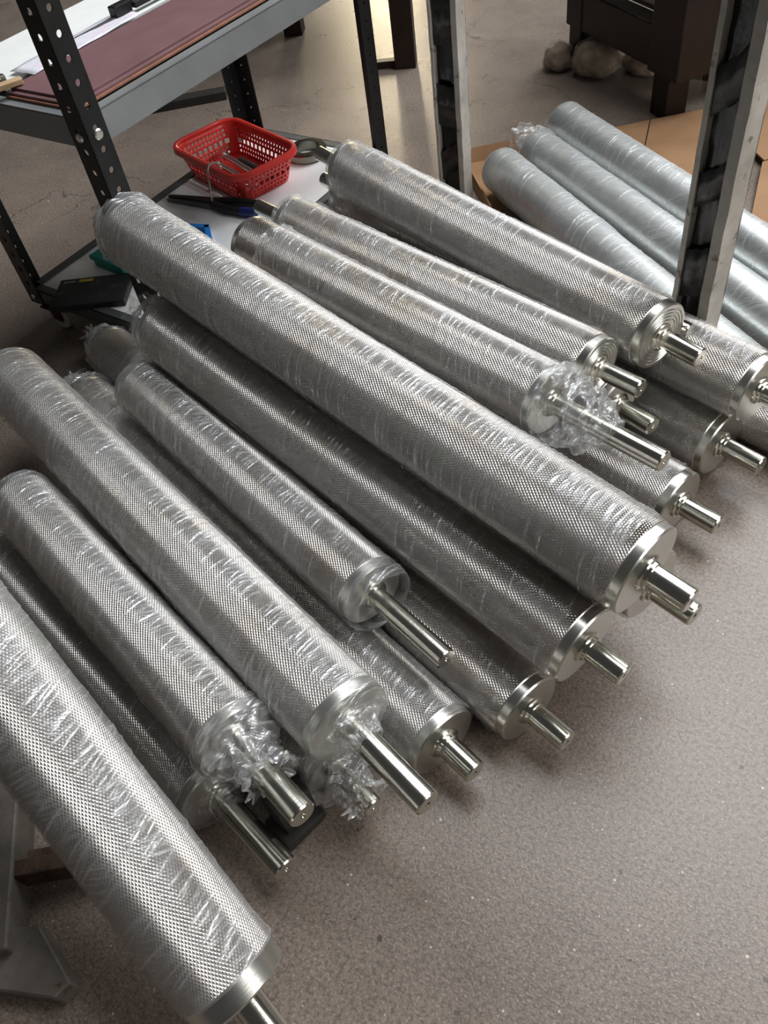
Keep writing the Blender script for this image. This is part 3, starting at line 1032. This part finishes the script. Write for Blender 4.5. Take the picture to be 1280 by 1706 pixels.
HB = 0.072
HX, HY = 0.138, 0.086
topP = rrect(HX, HY, 0.038, 0.0058, 9)
botP = [Vector((p.x * 0.83, p.y * 0.80)) for p in topP]
rows = [0.0, 0.006, 0.011, 0.016, 0.021, 0.026, 0.031, 0.036, 0.041, 0.046, 0.051, 0.056, 0.062, HB]
bm = bmesh.new()
rg = []
for z in rows:
    f = z / HB
    rg.append([bm.verts.new((b.x + (t.x - b.x) * f, b.y + (t.y - b.y) * f, z)) for t, b in zip(topP, botP)])
n = len(topP)
for ri in range(len(rows) - 1):
    for i in range(n):
        j = (i + 1) % n
        tx, ty = abs(topP[i].x) / HX, abs(topP[i].y) / HY
        corner = tx > 0.86 and ty > 0.80
        hole = (not corner) and 1 <= ri <= 10 and ((ri in (1, 3, 8, 10) and i % 2 == 0) or (ri in (5, 6) and i % 3 != 0))
        if not hole:
            bm.faces.new((rg[ri][i], rg[ri][j], rg[ri + 1][j], rg[ri + 1][i]))
wl = from_bm('wall_lattice', bm, 'red', basket, 0)
md = wl.modifiers.new('thickness', 'SOLIDIFY')
md.thickness = 0.0022
md.offset = 0
bm = bmesh.new()
bot = [(p.x, p.y) for p in botP]
# slotted bottom
step = 0.011
bm = prism_bm(bot, -0.0002, 0.0022)
from_bm('basket_bottom', bm, 'red', basket)
# rolled rim
bm = bmesh.new()
prof = [(-0.003, -0.010), (-0.004, 0.000), (0.000, 0.0025), (0.007, 0.0015), (0.0085, -0.004), (0.0085, -0.011), (0.0068, -0.011), (0.0065, -0.002), (-0.001, -0.002), (-0.001, -0.010)]
rr = []
for i in range(n):
    p, a, b = topP[i], topP[i - 1], topP[(i + 1) % n]
    tg = (b - a).normalized()
    nr = Vector((tg.y, -tg.x))
    rr.append([bm.verts.new((p.x + nr.x * o_, p.y + nr.y * o_, HB + z_)) for o_, z_ in prof])
for i in range(n):
    j = (i + 1) % n
    for k in range(len(prof)):
        l = (k + 1) % len(prof)
        bm.faces.new((rr[i][k], rr[j][k], rr[j][l], rr[i][l]))
from_bm('rim', bm, 'red', basket, 40)


def bolt(label, p, q, r, head, mat='zinc', name='hex_bolt'):
    p, q = Vector(p), Vector(q)
    d = q - p
    L = d.length
    t = thing(name, label, 'bolt', p, 0, 'bolts and rods in the red basket')
    t.rotation_euler = d.to_track_quat('X', 'Z').to_euler()
    lathe('shank', [(0, 0), (0, r), (L * 0.62, r), (L * 0.63, r * 0.9), (L - 0.002, r * 0.9), (L, r * 0.6), (L, 0)], mat, t, 16, 30)
    if head:
        b = bmesh.new()
        lathe_bm([(-0.007, 0), (-0.007, r * 1.6), (-0.006, r * 1.75), (0, r * 1.75), (0, 0)], 6, b)
        from_bm('head', b, mat, t)
    return t


def B3(x, y, z):
    v = Matrix.Rotation(BRZ, 3, 'Z') @ Vector((x, y, 0))
    return (BC.x + v.x, BC.y + v.y, BC.z + z)


bolt('long thick steel bolt, uppermost of the rods in the red basket', B3(-0.070, 0.012, 0.024), B3(0.090, 0.010, 0.012), 0.0065, True)
bolt('thinner steel bolt just below the thickest one in the red basket', B3(-0.062, -0.014, 0.016), B3(0.088, -0.012, 0.0085), 0.0055, True)
bolt('dark steel rod against the far side of the red basket', B3(-0.050, 0.036, 0.012), B3(0.098, 0.034, 0.0095), 0.0068, False, 'dkgrey', 'steel_rod')
bolt('short pale steel pin at the near side of the red basket', B3(0.040, -0.040, 0.014), B3(0.105, -0.034, 0.011), 0.0080, False, 'zinc', 'steel_pin')
t = thing('hex_nut', 'bright steel hex nut at the left end of the rods in the basket', 'nut', B3(-0.036, -0.034, 0.0165), 0.4)
bm = lathe_bm([(-0.006, 0.006), (-0.006, 0.014), (0.006, 0.014), (0.006, 0.006), (-0.006, 0.006)], 6)
from_bm('nut', bm, 'zinc', t)
t = thing('wing_screw', 'steel wing screw lying among the bolts in the basket', 'screw', B3(-0.006, -0.050, 0.012), 0.5)
bm = lathe_bm([(-0.012, 0), (-0.012, 0.009), (0.004, 0.011), (0.007, 0.006), (0.035, 0.0045), (0.036, 0)], 14)
from_bm('screw_body', bm, 'zinc', t, 40)
for s in (1, -1):
    b = bmesh.new()
    bx(b, (-0.006, s * 0.013, 0.004), (0.012, 0.016, 0.003), 0.001)
    from_bm('wing', b, 'zinc', t)
# scriber hooked over the near rim
p0, p1, p2, p3 = B3(0.040, -0.062, 0.040), B3(0.040, -0.082, 0.0775), B3(0.044, -0.102, 0.070), B3(0.072, -0.128, 0.004)
sc_ = tube('hooked_rod', [p0, B3(0.040, -0.074, 0.073), p1, B3(0.042, -0.094, 0.078), p2, p3], [0.003, 0.003, 0.003, 0.003, 0.003, 0.0014], 'zinc', None, 8)
tag(sc_, 'thin steel hook hanging over the near rim of the red basket', 'hook')

# pliers / cutter lying in front of the basket
pl = thing('long_nose_pliers', 'black long-nosed pliers with a navy grip in front of the red basket', 'pliers', (-1.310, 1.242, ZL), math.radians(6))
bm = prism_bm([(-0.100, 0.004), (-0.096, 0.010), (0.030, 0.020), (0.040, 0.004), (0.030, -0.004)], 0.004, 0.012)
from_bm('upper_jaw', bm, 'rubber', pl)
bm = prism_bm([(-0.098, -0.006), (-0.096, -0.001), (0.030, 0.000), (0.036, -0.010), (0.020, -0.014)], 0.002, 0.009)
from_bm('lower_jaw', bm, 'dkgrey', pl)
tube('handle', [(0.030, 0.008, 0.009), (0.070, 0.016, 0.010), (0.140, 0.016, 0.010)], [0.009, 0.010, 0.008], 'rubber', pl)
tube('handle', [(0.030, -0.006, 0.009), (0.070, -0.020, 0.010), (0.118, -0.022, 0.010)], [0.009, 0.010, 0.009], 'rubber', pl)
tube('grip_end', [(0.114, -0.022, 0.0105), (0.150, -0.020, 0.0105), (0.154, -0.020, 0.0105)], [0.0105, 0.0105, 0.006], 'navy', pl)

# steel ring behind the basket
rgm = lathe_bm([(0, 0.030), (0, 0.044), (0.004, 0.047), (0.018, 0.047), (0.022, 0.044), (0.022, 0.030), (0, 0.030)], 40)
bmesh.ops.rotate(rgm, cent=(0, 0, 0), matrix=Matrix.Rotation(-PI / 2, 3, 'Y'), verts=rgm.verts)
o = from_bm('steel_ring', rgm, 'darksteel', None, 35)
o.location = (-1.205, 1.512, ZL)
tag(o, 'dull steel ring lying behind the red basket on the white shelf', 'ring')

# dark boxes at the near end of the lower shelf
kb = thing('black_box', 'flat black box with a small yellow label on the lower trolley shelf', 'box', (-1.310, 0.876, ZL), math.radians(30))
box('box_body', (0, 0, 0.007), (0.155, 0.098, 0.014), 'boxblack', kb, 0.002)
box('label_print', (-0.020, 0.037, 0.0142), (0.030, 0.009, 0.0006), 'yellow', kb, 0.0)
for i, w_ in enumerate((0.0035, 0.0035, 0.0030, 0.0040, 0.0035)):
    box('letter_mark', (-0.066 + i * 0.0053, 0.037, 0.0141), (w_, 0.004, 0.0004), 'print', kb, 0.0)
tb = thing('teal_box', 'teal plastic box lid behind the flat black box', 'box', (-1.335, 0.985, ZL), math.radians(-8))
box('lid', (0, 0, 0.020), (0.110, 0.066, 0.010), 'teal', tb, 0.002)
box('box_body', (0.002, 0, 0.0075), (0.102, 0.060, 0.015), 'teal', tb, 0.002)
bb = thing('blue_tray', 'bright blue folded plastic tray on the white shelf', 'tray', (-1.228, 1.160, ZL), 0)
e1, e2 = Vector((-0.97, -0.23)), Vector((0.70, -0.71))
P0 = Vector((0, 0))
quad = [P0, P0 + e1 * 0.10, P0 + e1 * 0.10 + e2 * 0.09, P0 + e2 * 0.09]
from_bm('tray_bottom', prism_bm([tuple(q) for q in quad], 0.0, 0.003), 'sheet', bb)
for ea, eb, la in ((e1, e2, 0.10), (e2, e1, 0.09)):
    from_bm('tray_side', prism_bm([tuple(P0), tuple(P0 + ea * la), tuple(P0 + ea * la + eb * 0.013), tuple(P0 + eb * 0.013 + ea * 0.004)], 0.003, 0.014), 'blue', bb)
t2 = thing('teal_sheet', 'teal plastic sheet edge showing behind the bare roller end', 'sheet', (-1.120, 1.072, ZL), math.radians(-18))
box('sheet', (0, 0, 0.003), (0.085, 0.05, 0.006), 'teal', t2, 0.001)


# ------------------------------------------------------------------ pale wrapped posts
def wrapped_post(label, loc, rz, height, seed, w=0.066, dep=0.032, tl=0.0085, tr_=0.017):
    """channel section: worn pale flanges, a web lined with black plastic, bands of smoky tape"""
    rng = random.Random(seed)
    t = thing('steel_post', label, 'post', loc, rz, 'pale wrapped posts of the rack')
    # local: opening faces -y; flanges at x = -w/2 and +w/2

    def ragged(x0, x1, y0, y1, name, mat, amp):
        bm = bmesh.new()
        N = 60
        vs = []
        for i in range(N + 1):
            z = height * i / N
            a = amp * (noise.noise((z * 30, seed, x0 * 50)) + 0.6 * noise.noise((z * 90, seed + 5, x1 * 70)))
            b = amp * 0.6 * noise.noise((z * 60, seed + 9, 0))
            vs.append([bm.verts.new(c) for c in ((x0 + b, y0 + a, z), (x1 + a, y0 - b, z), (x1 + a, y1, z), (x0 + b, y1, z))])
        for p, q in zip(vs, vs[1:]):
            for k in range(4):
                l = (k + 1) % 4
                bm.faces.new((p[k], p[l], q[l], q[k]))
        bm.faces.new(list(reversed(vs[0])))
        bm.faces.new(vs[-1])
        return from_bm(name, bm, mat, t, 40)
    ragged(-w / 2, -w / 2 + tl, -dep, 0.0, 'left_flange', 'wornwhite', 0.0012)
    ragged(w / 2 - tr_, w / 2, -dep, 0.0, 'right_flange', 'wornwhite', 0.0014)
    box('web', (0, 0.002, height / 2), (w - 0.004, 0.006, height), 'dirtsteel', t, 0.0005)
    # black plastic lining, wrinkled
    bm = bmesh.new()
    NX, NZ = 8, 70
    x0, x1 = -w / 2 + tl + 0.0005, w / 2 - tr_ - 0.0005
    gr = []
    for i in range(NX + 1):
        col = []
        for j in range(NZ + 1):
            x, z = x0 + (x1 - x0) * i / NX, height * j / NZ
            y = -0.019 - 0.004 * abs(noise.noise((x * 60, z * 22, seed))) - 0.0015 * noise.noise((x * 120, z * 50, seed + 3))
            col.append(bm.verts.new((x, y, z)))
        gr.append(col)
    for i in range(NX):
        for j in range(NZ):
            bm.faces.new((gr[i][j], gr[i + 1][j], gr[i + 1][j + 1], gr[i][j + 1]))
    from_bm('black_lining', bm, 'blackfilm', t, 0)
    # translucent tape bands across the opening
    z = 0.05
    while z < height - 0.08:
        hgt = rng.uniform(0.05, 0.10)
        sl = rng.uniform(-0.01, 0.045)
        bm = bmesh.new()
        N = 10
        lo, hi = [], []
        for i in range(N + 1):
            f = i / N
            x = -w / 2 + tl * 0.6 + (w - tl * 0.6 - tr_ * 0.5) * f
            y = -0.0275 - 0.0015 * math.sin(PI * f) + 0.0012 * noise.noise((x * 90, z * 10, seed))
            lo.append(bm.verts.new((x, y, z + sl * f)))
            hi.append(bm.verts.new((x, y - 0.002, z + hgt + sl * f + 0.006 * noise.noise((x * 70, z, 2)))))
        for i in range(N):
            bm.faces.new((lo[i], lo[i + 1], hi[i + 1], hi[i]))
        o = from_bm('tape_band', bm, 'smokefilm', t, 0)
        o.modifiers.new('thickness', 'SOLIDIFY').thickness = 0.0005
        z += hgt + rng.uniform(0.06, 0.11)
    return t


wrapped_post('thick pale flaking post with black plastic lining at the right picture edge', (-0.188, 1.119, 0), math.radians(-24), 1.0, 3)
wrapped_post('slimmer-looking pale post with black lining in the middle, behind the pile', (-0.842, 1.585, 0), math.radians(-2), 1.0, 8, 0.064, 0.036, 0.005, 0.012)

# ------------------------------------------------------------------ cardboard
cb = thing('cardboard_sheet', 'flattened brown carton on the floor between the bench leg and tubes', 'cardboard', (-0.46, 1.93, 0.0), 0)


def panel(parent, name, pts, th, mat='carton'):
    """thick panel from four 3D corners relative to the parent's location"""
    p = [Vector(q) - Vector(parent.location) for q in pts]
    nrm = (p[1] - p[0]).cross(p[-1] - p[0]).normalized()
    if nrm.z < 0:
        nrm = -nrm
    bm = bmesh.new()
    a = [bm.verts.new(q) for q in p]
    b = [bm.verts.new(q + nrm * th) for q in p]
    bm.faces.new(a)
    bm.faces.new(b)
    m = len(p)
    for i in range(m):
        j = (i + 1) % m
        bm.faces.new((a[i], a[j], b[j], b[i]))
    return from_bm(name, bm, mat, parent)


panel(cb, 'flap', [(-0.640, 1.965, 0.006), (-0.549, 2.035, 0.010), (-0.500, 1.820, 0.010), (-0.560, 1.770, 0.006)], 0.004)
panel(cb, 'panel', [(-0.546, 2.036, 0.010), (-0.444, 2.110, 0.014), (-0.290, 1.740, 0.014), (-0.497, 1.820, 0.010)], 0.004)
panel(cb, 'flap', [(-0.441, 2.110, 0.013), (-0.415, 2.085, 0.003), (-0.262, 1.720, 0.003), (-0.287, 1.740, 0.013)], 0.004)
cb2 = thing('cardboard_sheet', 'brown carton sheet behind the pale post at the right picture edge', 'cardboard', (-0.25, 1.85, 0.0), 0)
panel(cb2, 'panel', [(-0.385, 2.06, 0.014), (-0.300, 2.30, 0.020), (-0.160, 1.98, 0.020), (-0.250, 1.90, 0.014)], 0.004)
panel(cb2, 'panel', [(-0.252, 1.895, 0.012), (-0.158, 1.975, 0.018), (-0.060, 1.56, 0.012), (-0.215, 1.640, 0.010)], 0.004)
panel(cb2, 'flap', [(-0.298, 2.302, 0.018), (-0.180, 2.36, 0.006), (-0.050, 2.03, 0.006), (-0.158, 1.982, 0.018)], 0.004)
cb3 = thing('open_carton', 'small open carton under the rear end of the nearest smooth tube', 'carton', (-0.83, 1.70, 0.0), 0)
panel(cb3, 'flap', [(-0.905, 1.722, 0.002), (-0.800, 1.815, 0.002), (-0.808, 1.830, 0.030), (-0.915, 1.738, 0.030)], 0.004)
panel(cb3, 'flap', [(-0.905, 1.722, 0.002), (-0.912, 1.735, 0.030), (-0.742, 1.540, 0.020), (-0.740, 1.530, 0.002)], 0.004)
panel(cb3, 'bottom', [(-0.900, 1.722, 0.001), (-0.802, 1.810, 0.001), (-0.650, 1.640, 0.001), (-0.745, 1.540, 0.001)], 0.003)

# ------------------------------------------------------------------ brown bench and what lies near it
BR = math.atan2(2.35 - 2.11, -0.85 + 0.528)       # direction from the front leg to the rear one
bench = thing('workbench', 'heavy dark brown bench with thick legs at the top right', 'bench', (-0.528, 2.11, 0), BR)
BL = 0.42
box('leg', (0, 0, 0.06), (0.062, 0.062, 0.12), 'brown', bench, 0.003)
box('leg_plate', (-0.012, -0.010, 0.30), (0.115, 0.105, 0.40), 'brown', bench, 0.003)
box('leg', (BL - 0.03, 0, 0.26), (0.055, 0.055, 0.52), 'brown', bench, 0.003)
box('stretcher', (BL / 2 - 0.01, 0, 0.145), (BL + 0.06, 0.050, 0.095), 'brown', bench, 0.003)
box('lower_shelf', (BL / 2, -0.20, 0.196), (BL - 0.10, 0.34, 0.012), 'bench_top', bench, 0.002)
box('side_rail', (0.0, -0.29, 0.150), (0.05, 0.46, 0.075), 'brown', bench, 0.003)
box('leg', (0.0, -0.52, 0.25), (0.062, 0.062, 0.50), 'brown', bench, 0.003)
box('leg', (BL - 0.03, -0.52, 0.25), (0.055, 0.055, 0.50), 'brown', bench, 0.003)
box('bench_top', (BL / 2, -0.26, 0.52), (BL + 0.12, 0.66, 0.04), 'bench_top', bench, 0.003)

tr2 = thing('table_leg_frame', 'dark brown table leg with a low rail behind the trolley', 'table', (-1.345, 2.235, 0), math.radians(205))
box('leg', (0, 0, 0.26), (0.062, 0.062, 0.52), 'brown', tr2, 0.002)
box('foot_rail', (0.075, 0, 0.010), (0.09, 0.03, 0.020), 'brown', tr2, 0.002)
box('table_top', (0.20, -0.20, 0.54), (0.55, 0.50, 0.035), 'brown', tr2, 0.002)
box('leg', (0.40, -0.36, 0.26), (0.062, 0.062, 0.52), 'brown', tr2, 0.002)
fb = thing('floor_bar', 'dark flat bar on the floor behind the far trolley post', 'bar', (-1.925, 1.80, 0), math.radians(38))
box('bar', (0, 0, 0.012), (0.36, 0.045, 0.024), 'rubber', fb, 0.002)


def lump(label, loc, r, sc, seed, rz=0.0):
    t = thing('plastic_bag', label, 'bag', loc, rz, 'plastic bags under the bench')
    for nm, k, mat, amp in (('contents', 0.92, 'bagfill', 0.16), ('plastic_film', 1.0, 'bag', 0.20)):
        bm = bmesh.new()
        bmesh.ops.create_icosphere(bm, subdivisions=4, radius=1.0)
        for v in bm.verts:
            d = v.co.normalized()
            a = 1 + amp * noise.noise(d * 2.1 + Vector((seed, 0, 0))) + 0.09 * abs(noise.noise(d * 7.0 + Vector((0, seed, 0))))
            v.co = Vector((d.x * sc[0], d.y * sc[1], d.z * sc[2])) * (r * k * a)
            v.co.z = max(v.co.z, -r * sc[2] * 0.75 * (k))
        uvl = bm.loops.layers.uv.new('UVMap')
        for f in bm.faces:
            for l in f.loops:
                l[uvl].uv = (l.vert.co.x + l.vert.co.z * 0.5, l.vert.co.y + l.vert.co.z)
        from_bm(nm, bm, mat, t, 0, (0, 0, r * sc[2] * 0.75))
    return t


lump('small round bag of scrap, leftmost of the plastic bags under the bench', (-0.895, 2.300, 0), 0.042, (1.0, 0.9, 0.95), 2.0)
lump('largest pale plastic bag lying under the brown bench', (-0.780, 2.290, 0), 0.062, (1.05, 0.9, 0.82), 5.0, 0.3)
lump('flat crumpled plastic bag next to the front bench leg', (-0.660, 2.330, 0), 0.062, (1.25, 0.8, 0.50), 9.0, -0.5)

wb = thing('wooden_block', 'dark purplish block standing behind the pale right post', 'block', (-0.475, 2.350, 0), 0.3)
box('block', (0, 0, 0.035), (0.07, 0.07, 0.07), 'brown', wb, 0.003)
o = lathe('cardboard_tube', [(-0.10, 0.016), (-0.10, 0.022), (0.10, 0.022), (0.10, 0.016), (-0.10, 0.016)], 'tan', None, 28, 35)
o.rotation_euler = (0, math.radians(-4), math.radians(112))
o.location = (-0.478, 2.42, 0.095)
tag(o, 'tan cardboard tube on the dark block by the bench leg', 'tube')

# ------------------------------------------------------------------ rack foot at the lower left, prop block under the pile
rk = thing('rusty_rack', 'dirty steel rack with a blunt foot bar at the lower left corner', 'rack', (-0.62, -0.03, 0), 0)
bm = prism_bm([(-0.30, -0.150), (-0.022, -0.058), (0.062, -0.004), (0.135, -0.028), (0.130, -0.048), (-0.28, -0.215)], 0.0, 0.034)
bmesh.ops.bevel(bm, geom=list(bm.edges), offset=0.002, segments=1, affect='EDGES')
from_bm('foot_bar', bm, 'dirtsteel', rk)
box('upright', (-0.130, -0.030, 0.156), (0.055, 0.055, 0.243), 'dirtsteel', rk, 0.002, Matrix.Rotation(0.3, 3, 'Z'))
box('brace', (0.045, 0.062, 0.030), (0.150, 0.020, 0.036), 'rust', rk, 0.002, Matrix.Rotation(math.radians(38), 3, 'Z'))
box('brace', (0.040, 0.080, 0.010), (0.160, 0.030, 0.014), 'rust', rk, 0.002, Matrix.Rotation(math.radians(38), 3, 'Z'))
box('unseen_rack_shelf', (-0.305, -0.17, 0.290), (0.45, 0.76, 0.025), 'dirtsteel', rk, 0.002)  # shelf out of view, added to shade the floor and carry the leaning roller
for px_, py_ in ((-0.12, -0.50), (-0.48, -0.50), (-0.48, 0.16)):
    box('upright', (px_, py_, 0.139), (0.05, 0.05, 0.278), 'dirtsteel', rk, 0.002)

box('floor_beam', (-0.085, 0.075, 0.026), (0.36, 0.055, 0.052), 'dirtsteel', rk, 0.003, Matrix.Rotation(math.radians(133), 3, 'Z'))

pb = thing('rubber_block', 'black rubber prop under the crumpled-collar roller shaft', 'block', (-0.378, 0.208, 0), math.radians(-15))
bm = bmesh.new()
bx(bm, (0, 0, 0.036), (0.036, 0.048, 0.072), 0.006)
bx(bm, (0.004, -0.004, 0.009), (0.048, 0.060, 0.018), 0.005)
from_bm('block', bm, 'rubber', pb, 40)
